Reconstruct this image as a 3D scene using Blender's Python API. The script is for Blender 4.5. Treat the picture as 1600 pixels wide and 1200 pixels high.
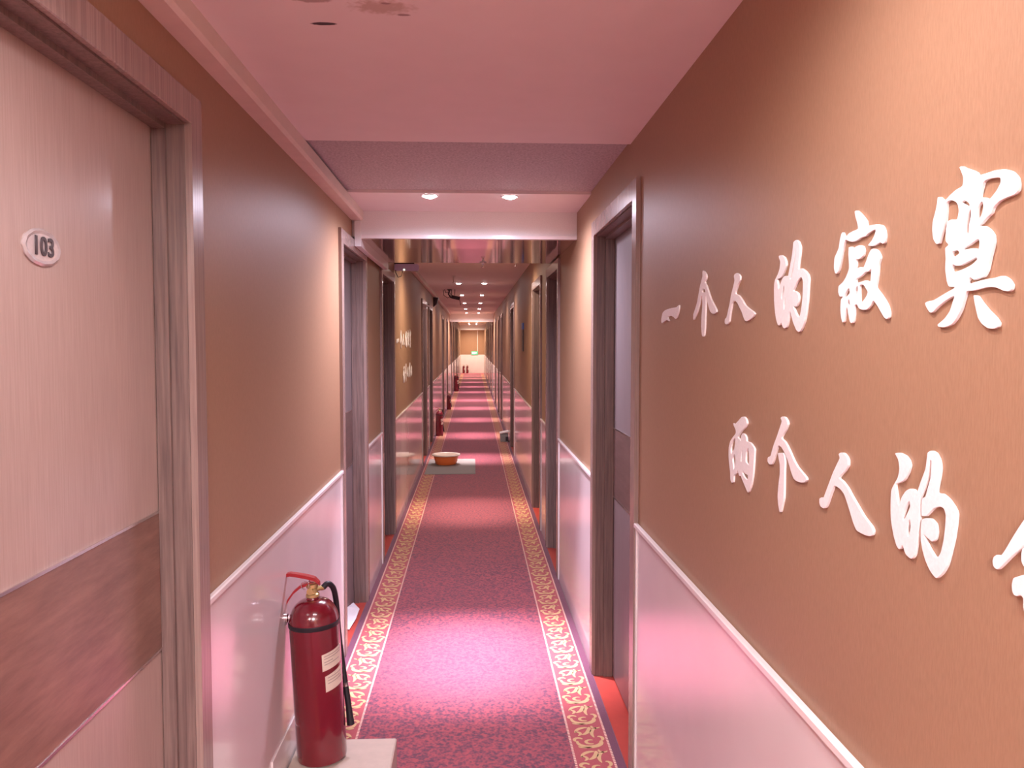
import bpy, bmesh, math, random
from mathutils import Vector, Matrix
random.seed(7)
S = bpy.context.scene
COL = S.collection
for o in list(bpy.data.objects):
    bpy.data.objects.remove(o)

# ------------------------------------------------------------------ camera, world, exposure
F = 1250.0
EYE = 1.6
yaw = math.atan(60.5 / F)
pit = math.atan(60.0 / F * math.cos(yaw))
cam_d = bpy.data.cameras.new('camera'); cam = bpy.data.objects.new('camera', cam_d); COL.objects.link(cam)
cam_d.sensor_width = 36.0; cam_d.lens = 36.0 * F / 1600.0; cam_d.clip_start = 0.02; cam_d.clip_end = 200
cam.location = (0, 0, EYE); cam.rotation_euler = (math.pi / 2 - pit, 0, -yaw)
S.camera = cam
W = bpy.data.worlds.new('world'); S.world = W; W.use_nodes = True
W.node_tree.nodes['Background'].inputs[0].default_value = (0.9, 0.55, 0.6, 1)
W.node_tree.nodes['Background'].inputs[1].default_value = 0.05
S.view_settings.view_transform = 'Standard'; S.view_settings.look = 'None'
S.view_settings.gamma = 1; S.view_settings.use_curve_mapping = False
S.view_settings.exposure = 1.9

# ceiling downlights: (y, x of left lamp, x of right lamp, watts, colour)
WARM = (1.0, 0.80, 0.62); COOL = (0.86, 0.80, 1.0); PINK = (1.0, 0.80, 0.80)
LAMPS = [(-2.6, -.215, .185, 15, PINK), (.95, -.215, .185, 36, (1.0, .90, .94)), (4.04, -.215, .185, 210, COOL),
         (7.6, -.2, .17, 62, WARM), (11.05, -.2, .155, 110, PINK), (13.8, -.19, .15, 110, PINK), (16.6, -.18, .15, 110, PINK),
         (19.5, -.18, .15, 110, PINK), (22.2, -.18, .15, 110, PINK), (25.8, -.18, .15, 110, PINK), (28.9, -.18, .15, 110, PINK),
         (32.2, -.18, .15, 110, PINK), (35.4, -.18, .15, 110, WARM), (38.1, -.18, .15, 110, WARM), (40.7, -.18, .15, 80, WARM)]  # final pair is added to brighten the end wall
SPOT_SIZE = math.radians(40)     # narrow beam plus a wide spill from every lamp

# ------------------------------------------------------------------ dimensions
XL, XR = -.672, .586
def rise(y): return .0045 * max(0.0, y - 5.0)          # the far corridor climbs a little
Y0, Y1 = -4.5, 41.9
WAIN = .965
C1, CREC, C2 = 2.348, 2.362, 2.43

# ------------------------------------------------------------------ materials
def nt(name):
    m = bpy.data.materials.new(name); m.use_nodes = True
    t = m.node_tree; b = t.nodes['Principled BSDF']
    return m, t, b
def N(t, kind, **kw):
    n = t.nodes.new(kind)
    for k, v in kw.items(): setattr(n, k, v)
    return n
def plain(name, col, rough=.5, metal=0, coat=0, emit=None, es=0, bump=0, bscale=200):
    m, t, b = nt(name)
    b.inputs['Base Color'].default_value = (*col, 1); b.inputs['Roughness'].default_value = rough
    b.inputs['Metallic'].default_value = metal; b.inputs['Coat Weight'].default_value = coat
    b.inputs['Coat Roughness'].default_value = .08
    if emit: b.inputs['Emission Color'].default_value = (*emit, 1); b.inputs['Emission Strength'].default_value = es
    tc = N(t, 'ShaderNodeTexCoord'); no = N(t, 'ShaderNodeTexNoise'); no.inputs['Scale'].default_value = bscale
    t.links.new(tc.outputs['Object'], no.inputs['Vector'])
    mx = N(t, 'ShaderNodeMixRGB', blend_type='MULTIPLY'); mx.inputs[0].default_value = .18
    mx.inputs[1].default_value = (*col, 1); t.links.new(no.outputs['Fac'], mx.inputs[2])
    sc = N(t, 'ShaderNodeMixRGB', blend_type='MULTIPLY'); sc.inputs[0].default_value = 1; sc.inputs[2].default_value = (1.1, 1.1, 1.1, 1)
    t.links.new(mx.outputs[0], sc.inputs[1]); t.links.new(sc.outputs[0], b.inputs['Base Color'])
    if bump:
        bp = N(t, 'ShaderNodeBump'); bp.inputs['Strength'].default_value = bump; bp.inputs['Distance'].default_value = .002
        t.links.new(no.outputs['Fac'], bp.inputs['Height']); t.links.new(bp.outputs[0], b.inputs['Normal'])
    return m
def grain(name, c1, c2, stretch, rough=.4, coat=0, scale=1.0, bump=.15, spec=.5):
    """two tones mixed by noise stretched along an axis"""
    m, t, b = nt(name)
    tc = N(t, 'ShaderNodeTexCoord'); mp = N(t, 'ShaderNodeMapping'); mp.inputs['Scale'].default_value = stretch
    no = N(t, 'ShaderNodeTexNoise'); no.inputs['Scale'].default_value = scale; no.inputs['Detail'].default_value = 6; no.inputs['Roughness'].default_value = .65
    t.links.new(tc.outputs['Object'], mp.inputs[0]); t.links.new(mp.outputs[0], no.inputs['Vector'])
    cr = N(t, 'ShaderNodeValToRGB'); cr.color_ramp.elements[0].position = .32; cr.color_ramp.elements[1].position = .68
    cr.color_ramp.elements[0].color = (*c1, 1); cr.color_ramp.elements[1].color = (*c2, 1)
    t.links.new(no.outputs['Fac'], cr.inputs[0]); t.links.new(cr.outputs[0], b.inputs['Base Color'])
    bp = N(t, 'ShaderNodeBump'); bp.inputs['Strength'].default_value = bump; bp.inputs['Distance'].default_value = .001
    t.links.new(no.outputs['Fac'], bp.inputs['Height']); t.links.new(bp.outputs[0], b.inputs['Normal'])
    b.inputs['Roughness'].default_value = rough; b.inputs['Coat Weight'].default_value = coat; b.inputs['Coat Roughness'].default_value = .15
    b.inputs['Specular IOR Level'].default_value = spec
    return m

M = {}
M['wallpaper'] = grain('wallpaper', (.31, .176, .104), (.37, .214, .131), (60, 420, 60), .46, 0, 1.0, .12, .4)
M['wain'] = plain('white_lacquer_panel', (.78, .70, .70), .16, 0, .5, bscale=3)
M['cap'] = plain('white_cap_strip', (.85, .78, .78), .22, 0, .4, bscale=3)
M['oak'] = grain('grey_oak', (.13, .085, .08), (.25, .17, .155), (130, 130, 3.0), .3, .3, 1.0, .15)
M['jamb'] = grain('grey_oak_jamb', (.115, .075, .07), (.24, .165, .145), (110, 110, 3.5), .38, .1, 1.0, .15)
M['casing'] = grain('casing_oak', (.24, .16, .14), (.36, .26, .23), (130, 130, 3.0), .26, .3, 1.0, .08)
M['leaf_shaded'] = grain('shaded_door_laminate', (.17, .135, .14), (.23, .185, .19), (220, 220, 7), .36, .2, 1.0, .06)  # door laminate with the shade on the recessed leaves mixed into its colour
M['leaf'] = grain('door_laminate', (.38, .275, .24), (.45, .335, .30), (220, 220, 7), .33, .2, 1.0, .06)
M['band_shaded'] = grain('shaded_walnut_band', (.10, .058, .052), (.16, .095, .085), (7, 7, 45), .36, .2, 1.0, .08)  # walnut darkened along with the leaf to carry the same shade
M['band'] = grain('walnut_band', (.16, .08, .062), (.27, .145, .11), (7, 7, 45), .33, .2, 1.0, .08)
M['steel'] = plain('satin_steel', (.72, .68, .68), .22, 1.0)
M['white'] = plain('white_paint', (.80, .77, .77), .45)
M['letter'] = plain('white_acrylic', (.86, .82, .82), .4)
M['letteredge'] = M['letter']
M['recess'] = grain('grey_ceiling_board', (.34, .31, .33), (.62, .57, .60), (110, 110, 110), .8, 0, 1.0, .3)
M['crown'] = plain('crown_paint', (.74, .63, .57), .45, bscale=14, bump=.1)
M['panel'] = plain('mirror_gloss_panel', (.42, .28, .27), .07, .35, 1.0, bscale=2)
M['floor'] = plain('red_orange_floor', (.45, .055, .04), .35, bscale=30)
M['red'] = plain('red_enamel', (.165, .004, .014), .22, 0, .8, bscale=20)
M['redh'] = plain('red_lever', (.36, .02, .025), .3)
M['brass'] = plain('dull_brass', (.62, .48, .22), .35, .8)
M['black'] = plain('black_rubber', (.018, .014, .02), .45)
M['labelm'] = plain('paper_label', (.72, .62, .52), .55)
M['ink'] = plain('label_ink', (.36, .28, .26), .6)
M['stone'] = plain('beige_block', (.55, .44, .37), .55, bscale=25, bump=.2)
M['orange'] = plain('orange_plastic', (.92, .22, .06), .3, bscale=10)
M['rim'] = plain('cream_enamel', (.88, .78, .68), .3, bscale=10)
M['mat'] = plain('grey_mat', (.27, .255, .25), .85, bscale=90, bump=.5)
M['grey'] = plain('grey_plastic', (.36, .38, .39), .4)
M['blue'] = plain('blue_plastic', (.05, .14, .55), .35)
M['dark'] = plain('dark_plastic', (.05, .04, .055), .35)
M['lilac'] = plain('lilac_clear_plastic', (.70, .68, .95), .15, 0, .6)
M['paper'] = plain('white_paper', (.78, .76, .80), .6)
M['chrome'] = plain('chrome', (.85, .82, .82), .12, 1.0)
M['plate'] = plain('silvered_plate', (.62, .56, .56), .25, .35, .6)
M['digit'] = plain('dark_digit', (.06, .045, .05), .3)
M['lens'] = {}
for nm, c in (('w', WARM), ('c', (.95, .88, 1.0)), ('p', PINK)):
    M['lens'][nm] = plain('lamp_lens_' + nm, (1, 1, 1), .4, emit=tuple(.5 + .5 * q for q in c), es=14)
M['green'] = plain('green_sign_light', (.1, .5, .3), .4, emit=(.15, .8, .4), es=.10)
M['pale'] = plain('pale_sign_light', (.9, .95, .8), .4, emit=(.9, 1.0, .75), es=.35)

def ceiling_mat():
    m, t, b = nt('ceiling_paint')
    tc = N(t, 'ShaderNodeTexCoord'); no = N(t, 'ShaderNodeTexNoise'); no.inputs['Scale'].default_value = 9; no.inputs['Detail'].default_value = 5
    t.links.new(tc.outputs['Object'], no.inputs['Vector'])
    base = N(t, 'ShaderNodeValToRGB'); base.color_ramp.elements[0].color = (.80, .73, .73, 1); base.color_ramp.elements[1].color = (.86, .79, .79, 1)
    t.links.new(no.outputs['Fac'], base.inputs[0]); last = base.outputs[0]
    def blotch(cx, cy, rx, ry, col, amt, soft, wob):
        nonlocal last
        mp = N(t, 'ShaderNodeMapping'); mp.inputs['Location'].default_value = (-cx / rx, -cy / ry, 0); mp.inputs['Scale'].default_value = (1 / rx, 1 / ry, 0)
        t.links.new(tc.outputs['Object'], mp.inputs[0])
        ln = N(t, 'ShaderNodeVectorMath', operation='LENGTH'); t.links.new(mp.outputs[0], ln.inputs[0])
        n2 = N(t, 'ShaderNodeTexNoise'); n2.inputs['Scale'].default_value = 60; t.links.new(tc.outputs['Object'], n2.inputs['Vector'])
        ml = N(t, 'ShaderNodeMath', operation='MULTIPLY_ADD'); ml.inputs[1].default_value = wob; t.links.new(n2.outputs['Fac'], ml.inputs[0]); t.links.new(ln.outputs['Value'], ml.inputs[2])
        mr = N(t, 'ShaderNodeMapRange'); mr.inputs['From Min'].default_value = 1 + wob * .5; mr.inputs['From Max'].default_value = 1 + wob * .5 - soft
        mr.inputs['To Max'].default_value = amt; t.links.new(ml.outputs[0], mr.inputs['Value'])
        mx = N(t, 'ShaderNodeMixRGB'); t.links.new(mr.outputs[0], mx.inputs[0]); t.links.new(last, mx.inputs[1]); mx.inputs[2].default_value = (*col, 1)
        last = mx.outputs[0]
    blotch(-.20, 1.82, .075, .045, (.52, .40, .34), .8, .5, 1.2)
    blotch(-.345, 1.79, .05, .015, (.38, .28, .26), .8, .4, 1.0)
    blotch(-.19, 1.80, .012, .006, (.30, .2, .2), .9, .4, .9)
    blotch(-.155, 1.86, .018, .006, (.30, .2, .2), .9, .4, .9)
    blotch(-.346, 1.918, .034, .0095, (.03, .02, .03), 1, .25, .5)
    t.links.new(last, b.inputs['Base Color']); b.inputs['Roughness'].default_value = .55
    return m
M['ceiling'] = ceiling_mat()

BI, BO = (.390, -.476), (.536, -.630)        # inner and outer bead lines, right and left
def runner_mat():
    m, t, b = nt('runner_carpet')
    tc = N(t, 'ShaderNodeTexCoord'); sp = N(t, 'ShaderNodeSeparateXYZ'); t.links.new(tc.outputs['Object'], sp.inputs[0])
    def mth(op, a, bb=None, clamp=False):
        n = N(t, 'ShaderNodeMath', operation=op); n.use_clamp = clamp
        for i, v in enumerate((a, bb)):
            if v is None: continue
            if isinstance(v, (int, float)): n.inputs[i].default_value = v
            else: t.links.new(v, n.inputs[i])
        return n.outputs[0]
    X, Y = sp.outputs[0], sp.outputs[1]
    u = mth('ABSOLUTE', mth('SUBTRACT', X, -.045))       # distance from the runner's own centre
    no = N(t, 'ShaderNodeTexNoise'); no.inputs['Scale'].default_value = 55; no.inputs['Detail'].default_value = 4; t.links.new(tc.outputs['Object'], no.inputs['Vector'])
    vo = N(t, 'ShaderNodeTexVoronoi'); vo.inputs['Scale'].default_value = 85; t.links.new(tc.outputs['Object'], vo.inputs['Vector'])
    ad = mth('ADD', mth('MULTIPLY', no.outputs['Fac'], .85), mth('MULTIPLY', vo.outputs['Distance'], .28))
    cr = N(t, 'ShaderNodeValToRGB'); e = cr.color_ramp.elements
    e[0].position = .44; e[0].color = (.09, .02, .05, 1); e[1].position = .70; e[1].color = (.36, .052, .07, 1)
    x = e.new(.56); x.color = (.22, .036, .062, 1)
    t.links.new(ad, cr.inputs[0]); col = cr.outputs[0]
    def mix(mask, src, c):
        mx = N(t, 'ShaderNodeMixRGB'); t.links.new(mask, mx.inputs[0]); t.links.new(src, mx.inputs[1]); mx.inputs[2].default_value = (*c, 1); return mx.outputs[0]
    band = mth('MULTIPLY', mth('GREATER_THAN', u, .433), mth('LESS_THAN', u, .583))
    col = mix(band, col, (.36, .055, .065))
    marg = mth('GREATER_THAN', u, .588)
    col = mix(marg, col, (.12, .026, .06))
    bead = mth('GREATER_THAN', mth('SINE', mth('MULTIPLY', Y, 2 * math.pi / .0125)), -.25)
    for c, w in ((.433, .0045), (.583, .0045)):
        ln = mth('LESS_THAN', mth('ABSOLUTE', mth('SUBTRACT', u, c)), w)
        col = mix(mth('MULTIPLY', ln, bead), col, (.78, .52, .40))
    fz = N(t, 'ShaderNodeTexNoise'); fz.inputs['Scale'].default_value = 320; t.links.new(tc.outputs['Object'], fz.inputs['Vector'])
    f2 = N(t, 'ShaderNodeMixRGB', blend_type='MULTIPLY'); f2.inputs[0].default_value = .45; t.links.new(col, f2.inputs[1])
    fr = N(t, 'ShaderNodeValToRGB'); fr.color_ramp.elements[0].color = (.35, .35, .35, 1); fr.color_ramp.elements[1].color = (1.6, 1.6, 1.6, 1)
    t.links.new(fz.outputs['Fac'], fr.inputs[0]); t.links.new(fr.outputs[0], f2.inputs[2]); t.links.new(f2.outputs[0], b.inputs['Base Color'])
    b.inputs['Roughness'].default_value = .85; b.inputs['Sheen Weight'].default_value = .3; b.inputs['Sheen Tint'].default_value = (1, .7, .8, 1)
    bp = N(t, 'ShaderNodeBump'); bp.inputs['Strength'].default_value = .4; bp.inputs['Distance'].default_value = .002
    t.links.new(fz.outputs['Fac'], bp.inputs['Height']); t.links.new(bp.outputs[0], b.inputs['Normal'])
    return m
M['runner'] = runner_mat()
M['gold'] = plain('gold_pile', (.58, .37, .19), .85, bscale=260)

# ------------------------------------------------------------------ mesh helpers
class MB:
    def __init__(s): s.v = []; s.f = []; s.mi = []
    def face(s, idx, mi=0): s.f.append(tuple(idx)); s.mi.append(mi)
    def loft(s, rings, cap=True, mi=0, closed=True):
        n = len(rings[0]); base = len(s.v)
        for r in rings: s.v += [tuple(p) for p in r]
        for i in range(len(rings) - 1):
            for j in range(n if closed else n - 1):
                a = base + i * n + j; b = base + i * n + (j + 1) % n
                s.face((a, b, b + n, a + n), mi)
        if cap:
            s.face([base + j for j in range(n)][::-1], mi); s.face([base + (len(rings) - 1) * n + j for j in range(n)], mi)
    def run(s, x0, x1, y0, y1, z0, z1, mi=0, warp=True, bev=0.0):
        """a bar along y; z given above the local floor, which rises past y = 5"""
        ys = [y0] + ([5.0] if warp and y0 < 5.0 < y1 else []) + [y1]
        r = rise if warp else (lambda y: 0)
        rings = []
        if bev:
            prof = [(x0 + bev, z0), (x1 - bev, z0), (x1, z0 + bev), (x1, z1 - bev), (x1 - bev, z1), (x0 + bev, z1), (x0, z1 - bev), (x0, z0 + bev)]
        else:
            prof = [(x0, z0), (x1, z0), (x1, z1), (x0, z1)]
        for y in ys: rings.append([(px, y, pz + r(y)) for px, pz in prof])
        s.loft(rings, True, mi)
    def lathe(s, prof, c=(0, 0, 0), n=32, mi=0, axis='z', cap=True):
        rings = []
        for r, h in prof:
            ring = []
            for k in range(n):
                a = 2 * math.pi * k / n; p = (r * math.cos(a), r * math.sin(a), h)
                if axis == 'x': p = (h, r * math.cos(a), r * math.sin(a))
                if axis == 'y': p = (r * math.cos(a), h, r * math.sin(a))
                ring.append((c[0] + p[0], c[1] + p[1], c[2] + p[2]))
            rings.append(ring)
        s.loft(rings, cap, mi)
    def tube(s, pts, r, n=10, mi=0):
        pts = [Vector(p) for p in pts]; rs = r if isinstance(r, (list, tuple)) else [r] * len(pts)
        rings = []; up = Vector((.3, .2, 1)).normalized()
        for i, p in enumerate(pts):
            d = (pts[min(i + 1, len(pts) - 1)] - pts[max(i - 1, 0)]).normalized()
            a = d.cross(up)
            if a.length < .05: a = d.cross(Vector((1, 0, 0)))
            a.normalize(); b = a.cross(d).normalized()
            rings.append([p + (a * math.cos(2 * math.pi * k / n) + b * math.sin(2 * math.pi * k / n)) * rs[i] for k in range(n)])
        s.loft(rings, True, mi)
    def build(s, name, mats, parent=None, origin=None, smooth=False, **props):
        if not isinstance(mats, (list, tuple)): mats = [mats]
        if origin is None:
            if parent is not None:
                p = parent
                while p.parent: p = p.parent
                origin = p.location
            else:
                xs = [v[0] for v in s.v]; ys = [v[1] for v in s.v]; zs = [v[2] for v in s.v]
                origin = ((min(xs) + max(xs)) / 2, (min(ys) + max(ys)) / 2, min(zs))
        og = Vector(origin)
        me = bpy.data.meshes.new(name)
        me.from_pydata([Vector(v) - og for v in s.v], [], s.f)
        for m in mats: me.materials.append(m)
        for p, mi in zip(me.polygons, s.mi): p.material_index = mi
        bm = bmesh.new(); bm.from_mesh(me); bmesh.ops.recalc_face_normals(bm, faces=bm.faces); bm.to_mesh(me); bm.free()
        if smooth:
            for p in me.polygons: p.use_smooth = True
            me.set_sharp_from_angle(angle=math.radians(35))
        o = bpy.data.objects.new(name, me); COL.objects.link(o)
        if parent is not None: o.parent = parent
        else: o.location = og
        for k, v in props.items(): o[k] = v
        return o
def thing(name, loc, label=None, cat=None, group=None, kind=None):
    o = bpy.data.objects.new(name, None); COL.objects.link(o); o.location = loc; o.empty_display_size = .1
    tag(o, label, cat, group, kind); return o
def tag(o, label=None, cat=None, group=None, kind=None):
    if label: o['label'] = label
    if cat: o['category'] = cat
    if group: o['group'] = group
    if kind: o['kind'] = kind
    return o
def copy_tree(o, parent=None):
    c = o.copy(); COL.objects.link(c); c.parent = parent
    for ch in list(o.children): copy_tree(ch, c)
    return c

# ------------------------------------------------------------------ structure
LD = [(.90, 2.00), (4.06, 5.03), (5.83, 6.80), (10.46, 11.50), (12.10, 13.05), (17.1, 18.05), (20.0, 20.9), (23.7, 24.6), (26.9, 27.8), (31.2, 32.1), (34.2, 35.1), (38.0, 38.9)]
RD = [(2.80, 3.86), (5.39, 6.30), (6.81, 7.83), (11.30, 12.40), (15.9, 16.8), (17.6, 18.5), (20.3, 21.2), (24.2, 25.1), (27.1, 28.0), (31.0, 31.9), (34.4, 35.3), (38.1, 39.0)]
CW = .075      # casing width
HEAD, TOPC = 2.115, 2.19
fl = MB(); fl.run(-.95, .87, Y0, Y1 + .1, -.08, 0)
fl.build('floor', M['floor'], label='red-orange floor showing in the door recesses', kind='structure')

def wall(side, doors):
    s = -1 if side == 'left' else 1
    X = XL if s < 0 else XR
    a, b = sorted((X, X + s * .16))
    w = MB(); y = Y0
    segs = []
    for d0, d1 in doors:
        segs.append((y, d0 + .03)); y = d1 - .03
    segs.append((y, Y1 + .1))
    for s0, s1 in segs: w.run(a, b, s0, s1, 0, 2.62)
    for d0, d1 in doors: w.run(a, b, d0 + .03, d1 - .03, HEAD + .03, 2.62)
    w.build('wall_' + side, M['wallpaper'], label='brown-gold papered %s wall of the corridor' % side, kind='structure')
    return segs
segL = wall('left', LD); segR = wall('right', RD)
w = MB(); w.run(-.95, .87, Y1, Y1 + .12, 0, 2.62); w.build('wall_back', M['wallpaper'], label='brown end wall of the corridor', kind='structure')
w = MB(); w.run(-.95, .87, Y0 - .12, Y0, 0, 2.62); w.build('wall_front', M['wallpaper'], label='brown wall behind the viewer', kind='structure')

# wainscot, panel by panel
tn = 0
def wainscot(side, segs):
    global tn
    s = -1 if side == 'left' else 1
    X = XL if s < 0 else XR
    for s0, s1 in segs:
        y0 = max(Y0, s0 + .03 if s0 > Y0 else Y0); y1 = min(Y1, s1 - .03 if s1 < Y1 else Y1)
        if y1 - y0 < .02: continue
        tn += 1
        p = MB(); a, b = sorted((X, X - s * .007)); p.run(a, b, y0, y1, 0, WAIN - .012)
        root = p.build('trim_%d' % tn, M['wain'], label='glossy white wainscot panel on the %s wall' % side, kind='structure')
        def sub(name, mb, mat):
            mb.build(name, mat, root, origin=root.location)
        c = MB(); a, b = sorted((X, X - s * .016)); c.run(a, b, y0, y1, WAIN - .014, WAIN + .004, bev=.003); sub('cap_rail', c, M['cap'])
        e = MB(); a, b = sorted((X - s * .0065, X - s * .011))
        e.run(a, b, y0 + .001, y0 + .02, 0, WAIN - .014); e.run(a, b, y1 - .02, y1 - .001, 0, WAIN - .014)
        sub('edge_strip', e, M['cap'])
wainscot('left', segL); wainscot('right', segR)
tn += 1
p = MB(); p.run(XL + .02, XR - .02, Y1 - .008, Y1, 0, WAIN + .0)
p.build('trim_%d' % tn, M['wain'], label='glossy white wainscot across the end wall', kind='structure')

# ceiling
c = MB()
c.run(-.95, .87, Y0, 2.99, C1, C1 + .3)
c.run(-.95, .87, 2.99, 3.98, CREC, CREC + .3, mi=1)
c.run(-.95, .87, 3.98, 4.60, C1, C1 + .3)
c.run(-.95, .87, 4.55, 23.6, C2, C2 + .2)
c.run(-.95, .87, 23.5, Y1 + .1, C2 + .03, C2 + .2)
c.build('ceiling', [M['ceiling'], M['recess']], origin=(0, 0, 0), label='flat painted corridor ceiling with one shallow grey recess', kind='structure')
def box_beam(y0, y1, zb):
    global tn
    tn += 1
    b = MB(); b.run(XL + .001, XR - .001, y0, y1, zb + .004, 2.5)
    root = b.build('trim_%d' % tn, M['white'], label='boxed white beam across the corridor', kind='structure')
    e = MB(); e.run(XL + .05, XR - .002, y0 - .008, y0 + .03, zb - .004, zb + .016, bev=.002); e.build('edge_strip', M['cap'], root, origin=root.location)
    e = MB(); e.run(XL + .05, XR - .002, y0 + .03, y1, zb, zb + .006); e.build('soffit_panel', M['panel'], root, origin=root.location)
box_beam(4.52, 5.90, 2.20); box_beam(22.9, 24.4, 2.20); box_beam(38.9, 40.1, 2.21)
# crown moulding on the left, then the lower trunking under the beam
tn += 1
c = MB(); prof = [(XL, 2.294), (XL + .052, 2.294), (XL + .062, 2.304), (XL + .062, C1), (XL, C1)]
c.loft([[(x, y, z) for x, z in prof] for y in (Y0, 4.52)])
c.build('trim_%d' % tn, M['crown'], label='square pinkish crown moulding along the left ceiling edge', kind='structure')
tn += 1
c = MB(); c.run(XL + .017, XL + .052, 4.50, 5.92, 2.15, 2.292, bev=.003)
c.build('trim_%d' % tn, M['white'], label='white boxed trunking high on the left wall under the beam', kind='structure')
tn += 1
c = MB(); c.run(XL, XL + .045, 5.92, 22.9, C2 - .05, C2 + .002, bev=.004); c.build('trim_%d' % tn, M['crown'], label='crown strip along the far left ceiling edge', kind='structure')

# ------------------------------------------------------------------ doors
def door(side, n, d0, d1, first=False):
    s = -1 if side == 'left' else 1
    X = XL if s < 0 else XR
    dep = .073 if s < 0 else .084
    ym = (d0 + d1) / 2; r = rise(ym)
    root = thing('door_%d' % n, (X, ym, r), kind='structure')
    root['label'] = 'door with a walnut band, shade painted into its colour, %s wall' % side
    i0, i1 = d0 + CW, d1 - CW
    def R(mb, x0, x1, *a, **k):
        p, q = sorted((x0, x1)); mb.run(p, q, *a, **k)
    # jamb lining
    j = MB(); far = X + s * (dep + .045)
    R(j, X, far, d0 + .03, i0, 0, HEAD); R(j, X, far, i1, d1 - .03, 0, HEAD); R(j, X, far, d0 + .03, d1 - .03, HEAD, HEAD + .03)
    st = X + s * (dep - .002)
    R(j, X + s * .04, st, i0, i0 + .012, 0, HEAD - .012); R(j, X + s * .04, st, i1 - .012, i1, 0, HEAD - .012); R(j, X + s * .04, st, i0, i1, HEAD - .012, HEAD)
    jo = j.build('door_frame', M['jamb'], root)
    # casing
    c = MB(); p = X - s * .016
    R(c, X, p, d0, i0 - .004, 0, TOPC, bev=.002); R(c, X, p, i1 + .004, d1, 0, TOPC, bev=.002)
    R(c, X, p, i0 - .004, i1 + .004, HEAD + .004, TOPC, bev=.002)
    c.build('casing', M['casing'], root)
    # leaf
    l = MB(); xa = X + s * dep; R(l, xa, xa + s * .04, i0 + .002, i1 - .002, .008, HEAD - .003)
    lo = l.build('door_leaf', M['leaf'] if n == 1 else M['leaf_shaded'], root)
    b = MB(); R(b, xa, xa - s * .0015, i0 + .004, i1 - .004, .882, 1.205); b.build('walnut_band', M['band'] if n == 1 else M['band_shaded'], lo)
    e = MB(); R(e, xa, xa - s * .003, i0 + .004, i1 - .004, 1.205, 1.211); R(e, xa, xa - s * .003, i0 + .004, i1 - .004, .876, .882)
    e.build('metal_strip', M['steel'], lo)
    if n not in (1,):
        h = MB(); hy = i0 + .07 if s > 0 else i0 + .07; z = 1.03 + rise(hy)
        h.lathe([(.026, 0), (.026, s * -.008), (.02, s * -.01)], (xa - s * .002, hy, z), 18, axis='x')
        if not (side == 'right' and abs(d0 - 2.8) < .01):
            h.lathe([(.009, 0), (.009, -s * .04)], (xa - s * .01, hy, z), 12, axis='x')
            h.tube([(xa - s * .045, hy, z), (xa - s * .05, hy + .03, z), (xa - s * .05, hy + .12, z)], [.01, .009, .007])
            h.build('handle', M['steel'], lo, smooth=True)
        else:
            h = MB(); h.lathe([(.008, 0), (.008, -.003), (.004, -.004)], (xa - .002, 3.313, 1.055), 14, axis='x'); h.build('lock_hole', M['dark'], lo)
    if side == 'left' and abs(d0 - 10.46) < .01:
        k = MB(); z0 = 2.02; k.run(XL + .01, XL + .06, d0 + .12, d0 + .32, z0 + .04, z0 + .09, bev=.006); k.tube([(XL + .03, d0 + .2, z0 + .06 + r), (XL + .09, d0 + .12, z0 + .07 + r), (XL + .02, d0 + .06, z0 + .1 + r)], .008)
        k.build('door_closer', M['white'], root)
    return root, lo
n = 0; dr = {}
for d in LD: n += 1; dr[('l', n)] = door('left', n, *d)
for d in RD: n += 1; dr[('r', n)] = door('right', n, *d)
# specific truthful labels
for k, (ro, lo) in dr.items():
    y = ro.location.y; sd = 'left' if k[0] == 'l' else 'right'
    ro['label'] = 'door with walnut band, shade painted into its colour, in the %s wall, %s' % (sd, 'nearest' if y < 4 else 'further along the corridor')
dr[('l', 1)][0]['label'] = 'large greige door numbered 103 at the left edge'

# number plate 103 on the nearest left door
px = XL - .073; cyy, czz = 1.427, 1.769
pl = MB()
def ell(rx, rz, x, k=40, wob=0): return [(x, cyy + rx * math.cos(2 * math.pi * i / k) * (1 + wob * math.cos(24 * math.pi * i / k)), czz + rz * math.sin(2 * math.pi * i / k) * (1 + wob * math.cos(24 * math.pi * i / k))) for i in range(k)]
pl.loft([ell(.060, .031, px - .001, 80, .012), ell(.061, .032, px + .003, 80, .012), ell(.056, .028, px + .006, 80, .012), ell(.050, .023, px + .0045, 80)])
plate = pl.build('number_plate', M['plate'], dr[('l', 1)][1]); plate['label'] = 'oval chrome number plate reading 103'
tx = bpy.data.curves.new('digits', 'FONT'); tx.body = '103'; tx.size = .045; tx.extrude = .0012; tx.offset = .0008; tx.align_x = 'CENTER'; tx.align_y = 'CENTER'; tx.space_character = 1.05
to = bpy.data.objects.new('digits_tmp', tx); COL.objects.link(to)
dg = bpy.context.evaluated_depsgraph_get(); dg.update()
me = bpy.data.meshes.new_from_object(to.evaluated_get(dg)); bpy.data.objects.remove(to)
# text plane: local x -> +Y world, local y -> +Z, facing +X
Mx = Matrix(((0, 0, 1, px + .0055), (1, 0, 0, cyy), (0, 1, 0, czz), (0, 0, 0, 1)))
me.transform(Mx); me.transform(Matrix.Translation(-Vector(dr[('l', 1)][0].location)))
me.materials.clear(); me.materials.append(M['digit'])
do = bpy.data.objects.new('digits', me); COL.objects.link(do); do.parent = dr[('l', 1)][1]; do['label'] = 'dark digits 103'

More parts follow.
